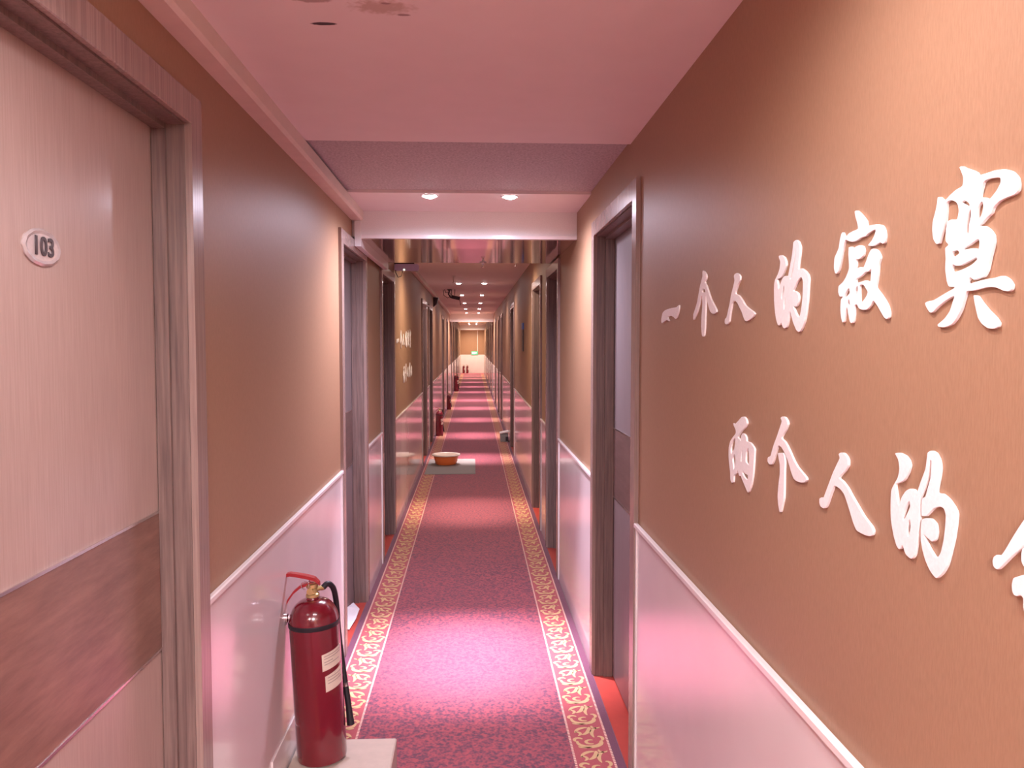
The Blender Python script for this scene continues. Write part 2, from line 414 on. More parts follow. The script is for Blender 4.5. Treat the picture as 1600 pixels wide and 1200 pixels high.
# ------------------------------------------------------------------ carpet runner with woven borders
r = MB(); ys = [Y0 + .01] + [-4.0 + i for i in range(46)] + [Y1 - .05]
prof = [(-.664, .0005), (.574, .0005), (.578, .003), (.574, .006), (-.664, .006), (-.668, .003)]
r.loft([[(x, y, z + rise(y)) for x, z in prof] for y in ys])
def motif_polys():
    """two scroll figures per repeat, in (u across 0..1, v along 0..1)"""
    P = []
    def arc(cu, cv, ru, rv, a0, a1, w0, w1, k=9):
        o = []; i_ = []
        for q in range(k + 1):
            tt = q / k; a = math.radians(a0 + (a1 - a0) * tt); w = .72 * (w0 + (w1 - w0) * tt) * math.sin(math.pi * (.08 + .86 * tt)) ** .6
            o.append((cu + (ru + w) * math.cos(a), cv + (rv + w * .55) * math.sin(a))); i_.append((cu + (ru - w) * math.cos(a), cv + (rv - w * .55) * math.sin(a)))
        P.append([o, i_])
    # C scroll with inner curl
    arc(.50, .27, .40, .20, 165, 372, .10, .17)
    arc(.55, .27, .16, .085, 60, 300, .07, .09)
    arc(.16, .36, .14, .08, 20, 230, .09, .09)
    arc(.86, .40, .12, .09, -80, 110, .07, .10)
    arc(.34, .10, .22, .06, 180, 330, .08, .05)
    # slanted leaf pair with tips
    arc(.20, .86, .42, .30, -72, 8, .10, .13)
    arc(.52, .62, .42, .26, 85, 170, .12, .08)
    arc(.92, .60, .26, .26, 100, 215, .11, .08)
    arc(.16, .62, .12, .08, -80, 120, .08, .07)
    arc(.86, .92, .14, .07, 150, 340, .07, .07)
    return P
MP = motif_polys()
PER = .197
def put_motifs(side):
    for i in range(int((40.0 - 1.5) / PER)):
        yb = 1.5 + i * PER
        for o, i_ in MP:
            base = len(r.v); k = len(o)
            for lst in (o, i_):
                for u, v in lst:
                    uu = .012 + u * .122
                    x = (BI[0] + uu) if side > 0 else (BI[1] - uu)
                    y = yb + v * PER * (1 if side > 0 else 1)
                    r.v.append((x, y, .0068 + rise(y)))
            for q in range(k - 1): r.face((base + q, base + q + 1, base + k + q + 1, base + k + q), 1)
put_motifs(1); put_motifs(-1)
ro = r.build('carpet_runner', [M['runner'], M['gold']], origin=(0, 0, 0))
tag(ro, 'long crimson patterned carpet runner with gold scroll borders down the corridor', 'carpet')

# ------------------------------------------------------------------ downlights
def downlight(y, x, watts, colr, z, key, label):
    spill = 8.5 if y < 3 else 25 if y < 5 else 13 if y < 9 else 34 if y in (22.2, 38.1, 40.7) else 8
    root = thing('downlight', (x, y, z), label, 'ceiling light', 'recessed downlights in the corridor ceiling')
    a = MB(); a.lathe([(.045, -.001), (.045, -.004), (.040, -.006), (.033, -.004), (.033, .0)], (x, y, z), 28, cap=False); a.build('trim_ring', M['white'], root, smooth=True)
    b = MB(); b.lathe([(.001, -.016), (.012, -.0152), (.022, -.0125), (.029, -.008), (.033, -.003), (.033, -.001), (.001, -.001)], (x, y, z), 24, cap=True); b.build('lens', M['lens'][key], root)
    ld = bpy.data.lights.new('downlight_beam', 'SPOT'); ld.energy = watts; ld.color = colr; ld.spot_size = SPOT_SIZE if y < 9 else SPOT_SIZE * .84; ld.spot_blend = 1.0; ld.shadow_soft_size = .03
    lo = bpy.data.objects.new('beam', ld); COL.objects.link(lo); lo.parent = root; lo.location = (0, 0, -.045)
    l2 = bpy.data.lights.new('downlight_spill', 'SPOT'); l2.energy = spill; l2.color = colr; l2.spot_size = math.radians(172); l2.spot_blend = .9; l2.shadow_soft_size = .035
    lo = bpy.data.objects.new('spill', l2); COL.objects.link(lo); lo.parent = root; lo.location = (0, 0, -.047)
for q, (y, xa, xb, wt, colr) in enumerate(LAMPS):
    z = C1 if y < 4.6 else (C2 if y < 23 else C2 + .03) + rise(y)
    if 4.6 > y: z = C1
    key = 'c' if colr == COOL else ('w' if colr == WARM else 'p')
    for side, x in (('left', xa), ('right', xb)):
        if y < 0: lab = 'round white downlight behind the viewer, %s side' % side
        elif y < 3: lab = 'round white downlight in the near ceiling above the viewer, %s side' % side
        elif y < 5: lab = 'bright white %s downlight just before the first boxed beam' % side
        elif y < 9: lab = 'warm %s downlight hidden behind the first boxed beam' % side
        else:
            lab = 'small glowing %s downlight of the %s pair beyond the first beam' % (side, ['', '', '', '', 'nearest', 'second', 'third', 'fourth', 'fifth', 'sixth', 'seventh', 'eighth', 'ninth', 'tenth', 'last'][q])
        downlight(y, x, wt, colr, z, key, lab)

# wide panel added out of view as fill light from behind the viewer
root = thing('fill_panel', (-.04, -1.3, C1), 'square warm panel added as fill light in the ceiling behind the viewer', 'ceiling light')
a = MB(); a.run(-.36, .28, -1.62, -.98, C1 - .02, C1); a.build('frame', M['white'], root)
a = MB(); a.run(-.34, .26, -1.60, -1.00, C1 - .024, C1 - .019); a.build('diffuser', M['lens']['w'], root)
ld = bpy.data.lights.new('fill_glow', 'AREA'); ld.shape = 'SQUARE'; ld.size = .58; ld.energy = 37; ld.color = (1, .94, 1.0)
lo = bpy.data.objects.new('glow', ld); COL.objects.link(lo); lo.parent = root; lo.location = (0, 0, -.03)

# ------------------------------------------------------------------ lettering
def cam_basis():
    cy, sy = math.cos(-yaw), math.sin(-yaw); cp, sp = math.cos(-pit), math.sin(-pit)
    fw = Vector((-sy * cp, cy * cp, sp)); rt = Vector((cy, sy, 0)); return fw, rt, rt.cross(fw)
FW, RT, UP = cam_basis()
def on_wall(px_, py_, X):
    d = FW + RT * ((px_ - 800) / F) + UP * ((600 - py_) / F); t = X / d.x
    return d.y * t, EYE + d.z * t
def catmull(pts, k=4):
    out = []; n_ = len(pts)
    for i in range(n_):
        p0, p1, p2, p3 = (Vector(pts[(i + j) % n_]) for j in (-1, 0, 1, 2))
        for q in range(k):
            t = q / k
            # centripetal-ish damping keeps corners from overshooting
            m1 = (p2 - p0) * .32; m2 = (p3 - p1) * .32; L = (p2 - p1).length
            if m1.length > L: m1 *= L / m1.length
            if m2.length > L: m2 *= L / m2.length
            h = (2*t**3 - 3*t*t + 1) * p1 + (t**3 - 2*t*t + t) * m1 + (-2*t**3 + 3*t*t) * p2 + (t**3 - t*t) * m2
            out.append(h)
    return out
XF = XR - .0005
def glyph(name, crop, scale, loops, label, cat='wall lettering', thick=.0042):
    pts = []
    for lp in loops:
        w_ = [on_wall(crop[0] + x / scale, crop[1] + y / scale, XR - thick) for x, y in lp]
        pts.append(w_)
    allp = [p for l in pts for p in l]
    cy_ = (min(p[0] for p in allp) + max(p[0] for p in allp)) / 2; cz_ = (min(p[1] for p in allp) + max(p[1] for p in allp)) / 2
    cu = bpy.data.curves.new(name, 'CURVE'); cu.dimensions = '2D'; cu.fill_mode = 'BOTH'; cu.extrude = thick / 2 - .0004; cu.bevel_depth = .0004; cu.bevel_resolution = 1; cu.offset = -.0011
    for l in pts:
        # local x = -Y (text reads towards the viewer), local y = Z
        sm = catmull([(-(p[0] - cy_), p[1] - cz_) for p in l], 4)
        sp = cu.splines.new('POLY'); sp.points.add(len(sm) - 1); sp.use_cyclic_u = True
        for i, p in enumerate(sm): sp.points[i].co = (p.x, p.y, 0, 1)
    to = bpy.data.objects.new('tmp', cu); COL.objects.link(to); dg = bpy.context.evaluated_depsgraph_get(); dg.update()
    me = bpy.data.meshes.new_from_object(to.evaluated_get(dg)); bpy.data.objects.remove(to); me.name = name
    # local z (facing) -> -X world
    me.transform(Matrix(((0, 0, -1, 0), (-1, 0, 0, 0), (0, 1, 0, 0), (0, 0, 0, 1))))
    me.materials.clear(); me.materials.append(M['letter'])
    o = bpy.data.objects.new(name, me); COL.objects.link(o); o.location = (XR - thick / 2, cy_, cz_)
    tag(o, label, cat, 'white calligraphy characters on the right wall')
    return o
A = ((1020, 400), 8.569); B = ((1180, 360), 6.667); Cc = ((1290, 320), 6.0); D = ((1440, 250), 4.2875); E_ = ((1120, 640), 7.06)
G = ((1270, 700), 8.0); Hh = ((1380, 690), 5.217); K = ((1530, 790), 7.5)
glyphs = []
glyphs.append(glyph('wall_character', *A, [[(350,655),(350,700),(340,760),(318,830),(300,845),(275,820),(240,805),(205,815),(200,830),(220,868),(215,878),(185,860),(150,880),(120,905),(112,880),(112,840),(130,760),(160,725),(200,708),(260,692),(315,682),(335,662)]],
    'small white single-stroke character starting the upper line of wall calligraphy'))
glyphs.append(glyph('wall_character', *A, [[(668,192),(690,205),(712,240),(718,280),(710,320),(696,350),(720,400),(745,480),(775,570),(810,640),(845,710),(850,750),(830,775),(795,775),(765,745),(745,690),(725,600),(712,535),(708,600),(706,720),(700,850),(695,980),(685,1070),(672,1085),(655,1060),(645,950),(650,800),(660,680),(660,600),(655,540),(640,560),(620,650),(595,750),(570,810),(550,855),(540,850),(540,780),(560,720),(590,620),(610,510),(630,400),(650,320),(662,270),(662,220)],
    [(672,440),(690,450),(700,475),(692,488),(680,482),(668,488),(658,478),(662,455)]], 'upper line, second white character, like an arrow with a long centre leg'))
glyphs.append(glyph('wall_character', *A, [[(1120,225),(1150,240),(1168,275),(1165,325),(1140,380),(1120,440),(1105,500),(1150,525),(1200,595),(1235,655),(1290,705),(1340,740),(1362,775),(1340,820),(1290,860),(1250,878),(1225,860),(1205,810),(1185,750),(1155,690),(1130,635),(1100,605),(1075,610),(1060,640),(1045,720),(1030,820),(1020,885),(995,918),(970,915),(960,890),(965,840),(985,815),(1000,750),(1025,640),(1045,520),(1070,420),(1090,330),(1083,270),(1095,238)]],
    'upper line, third white character, two legs with a heavy right foot'))
glyphs.append(glyph('wall_character', *B, [[(245,262),(270,255),(300,275),(318,320),(322,365),(300,430),(275,485),(250,505),(228,512),(235,560),(243,612),(255,570),(275,510),(300,475),(325,470),(338,480),(345,445),(360,370),(378,270),(390,180),(396,120),(425,95),(450,115),(468,170),(465,250),(455,330),(448,400),(480,392),(520,420),(548,460),(558,510),(552,600),(545,720),(530,850),(515,940),(490,1010),(470,1050),(450,1062),(425,1040),(395,970),(375,900),(362,850),(350,900),(340,960),(325,1010),(300,1025),(280,1000),(268,965),(255,990),(235,990),(215,930),(203,850),(195,750),(193,640),(195,560),(205,510),(230,460),(250,400),(258,330),(245,290)],
    [(418,190),(408,260),(395,350),(378,430),(362,505),(372,495),(388,430),(405,340),(418,250)],
    [(298,580),(300,620),(285,680),(275,715),(272,690),(282,630)], [(308,700),(312,750),(304,815),(297,820),(295,780),(302,730)],
    [(480,492),(494,540),(490,680),(478,800),(462,885),(448,900),(425,865),(396,790),(412,800),(432,790),(448,750),(453,700),(442,652),(415,630),(396,628),(412,590),(435,535),(460,505)]],
    'upper line, fourth white character, tall with a looped left half'))
glyphs.append(glyph('wall_character', *Cc, [[(270,60),(290,50),(320,75),(350,110),(378,150),(388,195),(430,185),(480,178),(525,190),(548,230),(558,290),(552,350),(535,370),(510,358),(470,378),(435,392),(400,388),(395,375),(430,330),(455,280),(465,238),(440,245),(395,275),(370,300),(330,312),(290,340),(250,352),(215,345),(190,332),(180,345),(165,400),(150,480),(135,560),(120,620),(100,650),(85,640),(75,590),(80,500),(100,450),(120,400),(130,330),(145,270),(158,255),(170,280),(185,300),(215,265),(260,240),(300,220),(290,160),(275,110)],
    [(215,395),(240,390),(255,415),(270,395),(310,375),(345,385),(358,430),(350,480),(310,515),(285,515),(285,570),(280,595),(320,580),(350,585),(375,530),(400,460),(425,415),(455,408),(485,430),(505,470),(510,500),(495,560),(488,650),(478,720),(470,775),(510,830),(550,890),(580,950),(595,1020),(590,1060),(570,1075),(545,1060),(510,1000),(475,940),(445,905),(420,950),(385,985),(345,990),(310,975),(290,940),(270,950),(268,1020),(260,1090),(245,1115),(225,1100),(210,1030),(200,970),(188,1000),(178,1060),(170,1100),(155,1105),(142,1060),(135,980),(140,890),(155,865),(130,865),(115,820),(120,760),(160,720),(190,670),(215,600),(215,540),(210,470),(212,420)],
    [(425,605),(422,640),(415,715),(370,705),(320,720),(285,728),(285,700),(330,675),(370,635),(400,630)],
    [(320,760),(350,755),(375,790),(390,820),(375,860),(345,900),(320,910),(318,850)],
    [(296,765),(298,800),(287,840),(279,850),(278,800)], [(216,785),(222,825),(200,850),(172,868),(188,825)], [(216,890),(225,940),(212,960),(204,930)]],
    'upper line, fifth white character with a roof stroke over crowded strokes'))
glyphs.append(glyph('wall_character', *D, [[(265,38),(290,50),(335,65),(365,80),(380,98),(430,85),(490,65),(550,58),(605,75),(640,115),(650,160),(645,205),(620,235),(570,255),(520,280),(480,320),(465,360),(430,395),(400,430),(385,440),(420,440),(455,465),(480,505),(483,550),(470,610),(455,670),(440,740),(415,785),(385,795),(350,808),(325,790),(312,812),(315,828),(360,812),(430,795),(490,785),(540,772),(580,795),(605,835),(600,870),(580,885),(545,880),(500,860),(450,855),(400,865),(340,880),(300,885),(285,930),(265,1000),(235,1060),(200,1105),(150,1125),(110,1120),(105,1100),(150,1060),(185,1010),(210,935),(215,915),(160,945),(110,985),(70,1025),(50,1022),(30,990),(20,960),(35,945),(80,935),(130,905),(190,870),(215,855),(180,850),(165,810),(155,730),(158,660),(155,590),(175,568),(158,545),(160,470),(172,410),(200,395),(235,392),(245,345),(240,305),(225,284),(195,274),(168,287),(165,340),(160,400),(145,460),(128,520),(115,562),(95,565),(75,530),(68,470),(72,410),(88,350),(100,290),(105,250),(120,245),(140,262),(160,262),(190,230),(230,195),(270,170),(275,120),(260,75),(250,50)],
    [(415,150),(450,130),(520,122),(525,150),(500,200),(470,240),(450,258),(420,248),(392,246),(400,200)],
    [(402,282),(410,310),(400,360),(380,398),(373,370),(376,320)], [(325,335),(328,370),(315,430),(312,488),(299,490),(300,430),(310,370)],
    [(280,596),(320,572),(375,534),(384,550),(378,595),(350,588),(310,592)], [(203,620),(236,608),(248,622),(230,638),(206,652)],
    [(206,702),(225,712),(260,710),(320,680),(363,657),(368,665),(330,700),(270,730),(206,748)], [(285,275),(305,285),(318,300),(312,312),(290,298),(270,284)]
    , [(345,905),(370,908),(400,950),(440,1000),(490,1050),(515,1090),(510,1120),(480,1135),(440,1130),(400,1100),(375,1060),(360,1000),(350,950)]],
    'upper line, last and largest white character, near the right edge'))
glyphs.append(glyph('wall_character', *E_, [[(178,148),(200,155),(235,120),(270,80),(300,75),(325,110),(332,155),(315,195),(275,235),(250,275),(232,305),(250,320),(262,340),(265,290),(285,258),(310,275),(325,310),(328,345),(365,360),(395,395),(415,440),(412,520),(405,640),(395,740),(380,830),(355,905),(340,918),(325,890),(300,830),(275,770),(262,735),(245,735),(232,690),(225,670),(215,705),(190,725),(185,760),(180,805),(160,808),(148,770),(145,690),(135,610),(128,520),(130,420),(145,350),(175,300),(205,260),(205,225),(185,180)],
    [(200,318),(198,370),(190,430),(170,460),(158,490),(153,430),(165,370),(185,330)], [(185,500),(198,500),(203,560),(198,620),(185,660),(178,600),(172,540)],
    [(345,430),(352,500),(352,600),(345,608),(322,580),(318,560),(322,480),(335,440)], [(290,680),(310,710),(338,725),(340,760),(330,772),(300,740),(282,700)], [(279,455),(277,510),(269,570),(265,560),(271,490)]],
    'lower line, first white character, narrow and boxed like a lantern'))
glyphs.append(glyph('wall_character', *E_, [[(700,92),(720,72),(750,80),(775,120),(782,165),(765,220),(735,270),(715,315),(745,345),(775,395),(810,470),(850,560),(890,630),(940,690),(980,740),(990,775),(970,805),(930,810),(880,795),(845,765),(820,700),(800,630),(775,550),(745,480),(710,420),(680,400),(665,430),(645,500),(625,570),(605,608),(575,605),(557,570),(560,525),(590,505),(605,450),(630,370),(660,290),(690,200),(712,130)],
    [(672,478),(700,475),(730,475),(745,520),(750,580),(745,700),(742,850),(738,980),(722,1060),(705,1130),(690,1130),(675,1050),(668,950),(680,800),(692,700),(690,600),(678,530)]],
    'lower line, second white character, long separate centre stroke under a hook'))
glyphs.append(glyph('wall_character', *G, [[(318,75),(345,52),(385,60),(420,100),(440,150),(440,225),(400,290),(355,340),(330,375),(370,410),(430,490),(490,600),(560,720),(630,840),(690,920),(735,980),(755,1040),(745,1090),(710,1110),(650,1095),(580,1060),(540,1030),(505,950),(480,870),(450,770),(415,660),(385,580),(345,525),(300,490),(265,480),(245,530),(215,610),(185,700),(160,750),(130,760),(95,735),(78,690),(80,630),(105,612),(130,615),(155,550),(200,430),(245,310),(295,200),(330,125)]],
    'lower line, third white character, leaning with one long right leg'))
glyphs.append(glyph('wall_character', *Hh, [[(225,960),(255,930),(275,830),(290,700),(298,600),(298,500),(300,465),(335,380),(365,280),(382,160),(388,160),(388,200),(380,300),(355,390),(340,445),(312,462),(308,530),(310,605),(345,612),(370,590),(410,550),(460,535),(490,550),(505,600),(500,700),(488,800),(465,900),(440,940),(415,930),(370,860),(340,790),(332,765),(355,785),(395,820),(425,800),(435,740),(425,670),(385,625),(345,620),(312,635),(302,700),(302,800),(315,880),(340,970),(375,1050),(410,1100),(435,1118),(480,1080),(520,1010),(550,900),(575,790),(590,690),(598,590),(575,530),(530,465),(480,422),(435,410),(455,300),(465,220),(455,150),(425,90),(390,70),(360,85),(352,130),(340,220),(300,330),(270,415),(250,388),(215,380),(180,400),(145,455),(125,515),(108,430),(98,355),(125,342),(165,320),(200,260),(217,200),(205,150),(175,110),(130,88),(93,95),(118,150),(128,220),(115,290),(85,345),(62,400),(57,520),(60,640),(80,760),(105,850),(128,882),(145,870),(155,850),(180,920)],
    [(212,490),(215,530),(190,590),(165,640),(160,620),(175,560),(195,510)], [(215,640),(220,690),(210,760),(200,770),(195,720),(205,660)]],
    'lower line, fourth white character, large with an open loop around a dot'))
glyphs.append(glyph('wall_character', *K, [[(150,640),(165,595),(200,570),(250,575),(300,510),(370,390),(450,260),(525,150),(600,40),(640,20),(660,60),(620,200),(570,350),(525,450),(460,530),(370,610),(300,680),(250,730),(215,755),(180,740),(155,700)],
    [(485,560),(500,500),(540,480),(640,470),(700,490),(690,550),(620,600),(580,660),(560,720),(530,730),(500,690),(485,640)],
    [(375,920),(395,845),(440,825),(525,800),(650,770),(760,740),(790,790),(720,850),(640,900),(620,1000),(615,1200),(560,1300),(530,1280),(507,1180),(507,1090),(480,1060),(440,1070),(400,1050),(380,1000)],
    [(880,300),(940,280),(960,500),(1250,380),(1280,430),(960,590),(980,760),(1350,620),(1380,680),(940,880),(900,700)],
    [(950,1000),(1250,900),(1300,960),(1270,1400),(1200,1420),(1000,1440),(950,1300)], [(1010,1060),(1200,1000),(1190,1320),(1030,1340)]],
    'lower line, last white character, cut off by the right edge'))
# the same two lines on the far left wall, reading away from the viewer
names = ['single-stroke', 'arrow-like', 'two-legged', 'looped', 'roofed', 'largest', 'boxed', 'hooked', 'leaning', 'open-looped', 'last']
for g, nm in zip(glyphs, names):
    o = g.copy(); COL.objects.link(o); y = 7.0 + (2.47 - g.location.y)
    if nm == 'last': pass
    o.rotation_euler = (0, 0, math.pi); o.location = (XL + .0045, y, g.location.z - .06 + rise(y))
    row = 'upper' if names.index(nm) < 6 else 'lower'
    tag(o, 'faint %s white character in the %s line on the far left wall' % (nm, row), 'wall lettering', 'white calligraphy characters on the left wall')

# ------------------------------------------------------------------ fire extinguishers
def extinguisher(loc, label, tilt=True):
    root = thing('fire_extinguisher', loc, label, 'fire extinguisher', 'red fire extinguishers along the left wall')
    X, Y, Z = loc
    R_ = .088
    b = MB(); prof = [(.001, .012), (.07, .012), (.078, 0), (.0865, .002), (R_, .012), (R_, .49)]
    for k in range(1, 10):
        a = math.pi / 2 * k / 9; prof.append((.024 + (R_ - .024) * math.cos(a), .49 + .085 * math.sin(a)))
    prof += [(.022, .582), (.001, .582)]
    b.lathe(prof, loc, 48); body = b.build('cylinder', M['red'], root, smooth=True)
    s = MB(); s.lathe([(R_ + .0015, .482), (R_ + .0025, .484), (R_ + .0025, .496), (R_ + .001, .498)], loc, 48, cap=False); s.build('strap', M['black'], root, smooth=True)
    v = MB(); v.lathe([(.020, .58), (.024, .583), (.024, .592), (.019, .596), (.017, .612), (.021, .616), (.021, .628), (.012, .632)], loc, 20)
    v.tube([(X, Y, Z + .605), (X + .02, Y + .012, Z + .607), (X + .036, Y + .02, Z + .606)], .009)
    v.lathe([(.012, 0), (.012, -.006)], (X - .004, Y - .018, Z + .606), 16, axis='y')
    v.build('valve', M['brass'], root, smooth=True)
    # levers: flat bars sweeping to the left
    def bar(name, pts, wd, th):
        m = MB(); rings = []
        for (x, z), w_ in zip(pts, wd):
            rings.append([(X + x, Y - w_, Z + z - th), (X + x, Y + w_, Z + z - th), (X + x, Y + w_, Z + z + th), (X + x, Y - w_, Z + z + th)])
        m.loft(rings); return m.build(name, M['redh'], root)
    bar('squeeze_lever', [(.028, .628), (.012, .645), (-.01, .653), (-.045, .662), (-.075, .668), (-.095, .664)], [.009, .013, .014, .013, .012, .009], .006)
    lo_ = bar('carrying_handle', [(.018, .625), (-.012, .63), (-.04, .622), (-.065, .603), (-.085, .578), (-.094, .56)], [.011, .013, .013, .012, .011, .009], .005)
    p = MB(); p.tube([(X - .008, Y - .02, Z + .64), (X - .008, Y + .02, Z + .64)], .003); p.tube([(X - .02 + .014 * math.cos(a), Y - .022, Z + .63 + .014 * math.sin(a)) for a in [i * math.pi / 6 for i in range(13)]], .0015, 6)
    p.build('safety_pin', M['steel'], root, smooth=True)
    # hose: out of the valve, over the shoulder, down the far right side to the nozzle
    h = MB(); pts = [(.034, .018, .606), (.048, .03, .616), (.060, .045, .604), (.066, .062, .575), (.068, .076, .52), (.070, .074, .42), (.078, .066, .32), (.086, .055, .25), (.092, .047, .2)]
    sm = []
    for i in range(len(pts) - 1):
        for q in range(4):
            t = q / 4; p0 = Vector(pts[max(i - 1, 0)]); p1 = Vector(pts[i]); p2 = Vector(pts[i + 1]); p3 = Vector(pts[min(i + 2, len(pts) - 1)])
            sm.append(.5 * ((2 * p1) + (p2 - p0) * t + (2 * p0 - 5 * p1 + 4 * p2 - p3) * t * t + (3 * p1 - p0 - 3 * p2 + p3) * t ** 3))
    sm.append(Vector(pts[-1]))
    h.tube([Vector(loc) + q for q in sm], .0105, 12); h.build('hose', M['black'], root, smooth=True)
    nz = MB(); nz.tube([Vector(loc) + Vector(q) for q in ((.087, .054, .235), (.091, .049, .205), (.096, .043, .16), (.102, .035, .09))], [.0095, .011, .011, .014], 14)
    nz.build('nozzle', M['black'], root, smooth=True)
    cl = MB(); cl.tube([Vector(loc) + Vector(q) for q in ((.0865, .055, .242), (.0885, .052, .226))], .0115, 14); cl.build('hose_clip', M['steel'], root, smooth=True)
    # paper labels wrapped round the body (angles from the viewer's direction towards the right)
    face = math.atan2(-Y, -X) if tilt else math.atan2(-1, .2)
    def patch(name, a0, a1, z00, z01, z10, z11, mat, off=.0008, k=10):
        m = MB(); ring = []
        for i in range(k + 1):
            t = i / k; a = face + math.radians(a0 + (a1 - a0) * t); rr = R_ + off
            zb = z00 + (z10 - z00) * t; zt = z01 + (z11 - z01) * t
            ring.append([(X + rr * math.cos(a), Y + rr * math.sin(a), Z + zb), (X + rr * math.cos(a), Y + rr * math.sin(a), Z + zt), (X + (rr - off) * math.cos(a), Y + (rr - off) * math.sin(a), Z + zt), (X + (rr - off) * math.cos(a), Y + (rr - off) * math.sin(a), Z + zb)])
        m.loft(ring); return m.build(name, mat, root, smooth=False)
    lb1 = patch('label', 13, 72, .337, .396, .352, .411, M['labelm'])
    lb2 = patch('label', 18, 72, .262, .318, .276, .338, M['labelm'])
    for lbo, rows in ((lb1, ((18, 66, .387), (18, 66, .378), (18, 40, .367), (18, 60, .358))), (lb2, ((24, 66, .31), (24, 60, .30), (24, 66, .29)))):
      m = MB()
      for (a0, a1, z) in rows:
        ring = []
        for i in range(7):
            a = face + math.radians(a0 + (a1 - a0) * i / 6); rr = R_ + .0012; zz = z + .012 * i / 6 * (a1 - a0) / 50
            ring.append([(X + q * math.cos(a), Y + q * math.sin(a), Z + zz + dz) for q, dz in ((rr, 0), (rr, .0025), (rr - .0005, .0025), (rr - .0005, 0))])
        m.loft(ring)
      m.build('label_print', M['ink'], lbo)
    return root
BXT = .12
ex = extinguisher((-.5475, 2.85, BXT + .0035), 'large red fire extinguisher on a beige block in the left foreground')
def place_ext(x, y, sc, label, z=None, rot=0):
    o = copy_tree(ex); o.location = (x, y, rise(y) + .0065 if z is None else z); o.scale = (sc, sc, sc); o.rotation_euler = (0, 0, rot); o['label'] = label; return o
place_ext(-.585, 13.8, .74, 'small brightly lit red fire extinguisher by the left wall beyond the orange basin')
place_ext(-.585, 19.2, .62, 'small dark red fire extinguisher on the left, beyond the brightly lit one')
place_ext(-.56, 26.4, .9, 'far dark red fire extinguisher standing out from the left wall')
place_ext(-.50, 41.55, .66, 'left one of two tiny red fire extinguishers at the end wall')
place_ext(-.31, 41.55, .66, 'right one of two tiny red fire extinguishers at the end wall')
ex.rotation_euler = (0, -.047, 0)

b = MB(); b.run(-.655, -.292, 2.60, 2.97, .0065, BXT - .0005, bev=.005)
tag(b.build('stone_block', M['stone']), 'low beige block under the large fire extinguisher by the left wall', 'block')
k = MB(); kx = XL + .007
k.lathe([(.016, 0), (.016, .006), (.007, .008), (.007, .022), (.011, .026), (.011, .034), (.004, .037)], (kx, 2.83, .635), 18, axis='x')
tag(k.build('wall_hook', M['steel'], smooth=True), 'small metal knob on the white wainscot behind the extinguisher', 'hook')
k = MB(); k.run(kx, kx + .005, 2.60, 3.02, .012, .235, bev=.002)
tag(k.build('cover_plate', M['cap']), 'white cover plate low on the left wainscot beside the fire extinguisher', 'cover plate')
p = MB(); p.tube
pv = [(-.742, 4.50, .004), (-.70, 4.46, .005), (-.685, 4.62, .012), (-.69, 4.80, .010), (-.735, 4.86, .03), (-.744, 4.68, .06)]
p.loft([pv, [(x, y, z + .003) for x, y, z in pv]])
tag(p.build('paper_scrap', M['paper']), 'crumpled white paper on the floor of the second left doorway', 'paper')

# ------------------------------------------------------------------ basin and mat
def base(y): return rise(y) + .0062
m = MB(); yy = [9.74, 10.1, 10.6, 11.0]; pr = [(-.60, 0), (.024, 0), (.024, .006), (-.60, .006)]
m.loft([[(x, y, z + base(y)) for x, z in pr] for y in yy])
tag(m.build('floor_mat', M['mat']), 'grey mat lying on the carpet under the orange basin', 'mat')
bx, by = -.362, 10.53; bz = base(by) + .0085
root = thing('plastic_basin', (bx, by, bz), 'orange plastic basin with a cream rim standing on the grey mat', 'basin')
b = MB(); b.lathe([(.001, .004), (.118, .004), (.120, 0), (.128, 0), (.134, .006), (.150, .05), (.162, .10), (.166, .118)], (bx, by, bz), 44, cap=False)
b.build('bowl', M['orange'], root, smooth=True)
b = MB(); b.lathe([(.166, .114), (.185, .116), (.190, .122), (.186, .132), (.172, .134), (.162, .128), (.156, .11), (.140, .05), (.124, .012), (.001, .010)], (bx, by, bz), 44, cap=False)
b.build('rim_and_lining', M['rim'], root, smooth=True)

# ------------------------------------------------------------------ box by the right wall
gy = 13.0; gz = base(gy)
root = thing('storage_box', (.50, gy, gz), 'low grey plastic box with a lid by the far right wall', 'box')
b = MB(); b.loft([[(.50 + sx * (.06 + .008 * t), gy + sy * (.10 + .008 * t), gz + .125 * t) for sx, sy in ((-1, -1), (1, -1), (1, 1), (-1, 1))] for t in (0, .2, 1)]); b.build('tub', M['grey'], root)
b = MB(); b.loft([[(.50 + sx * .072, gy + sy * .112, gz + .125 + (.03 if sx > 0 else .0) + dz) for sx, sy in ((-1, -1), (1, -1), (1, 1), (-1, 1))] for dz in (.001, .018)]); b.build('lid', M['white'], root)
b = MB(); b.run(.52, .566, gy - .106, gy - .101, .02, .09); b.build('side_label', M['dark'], root)

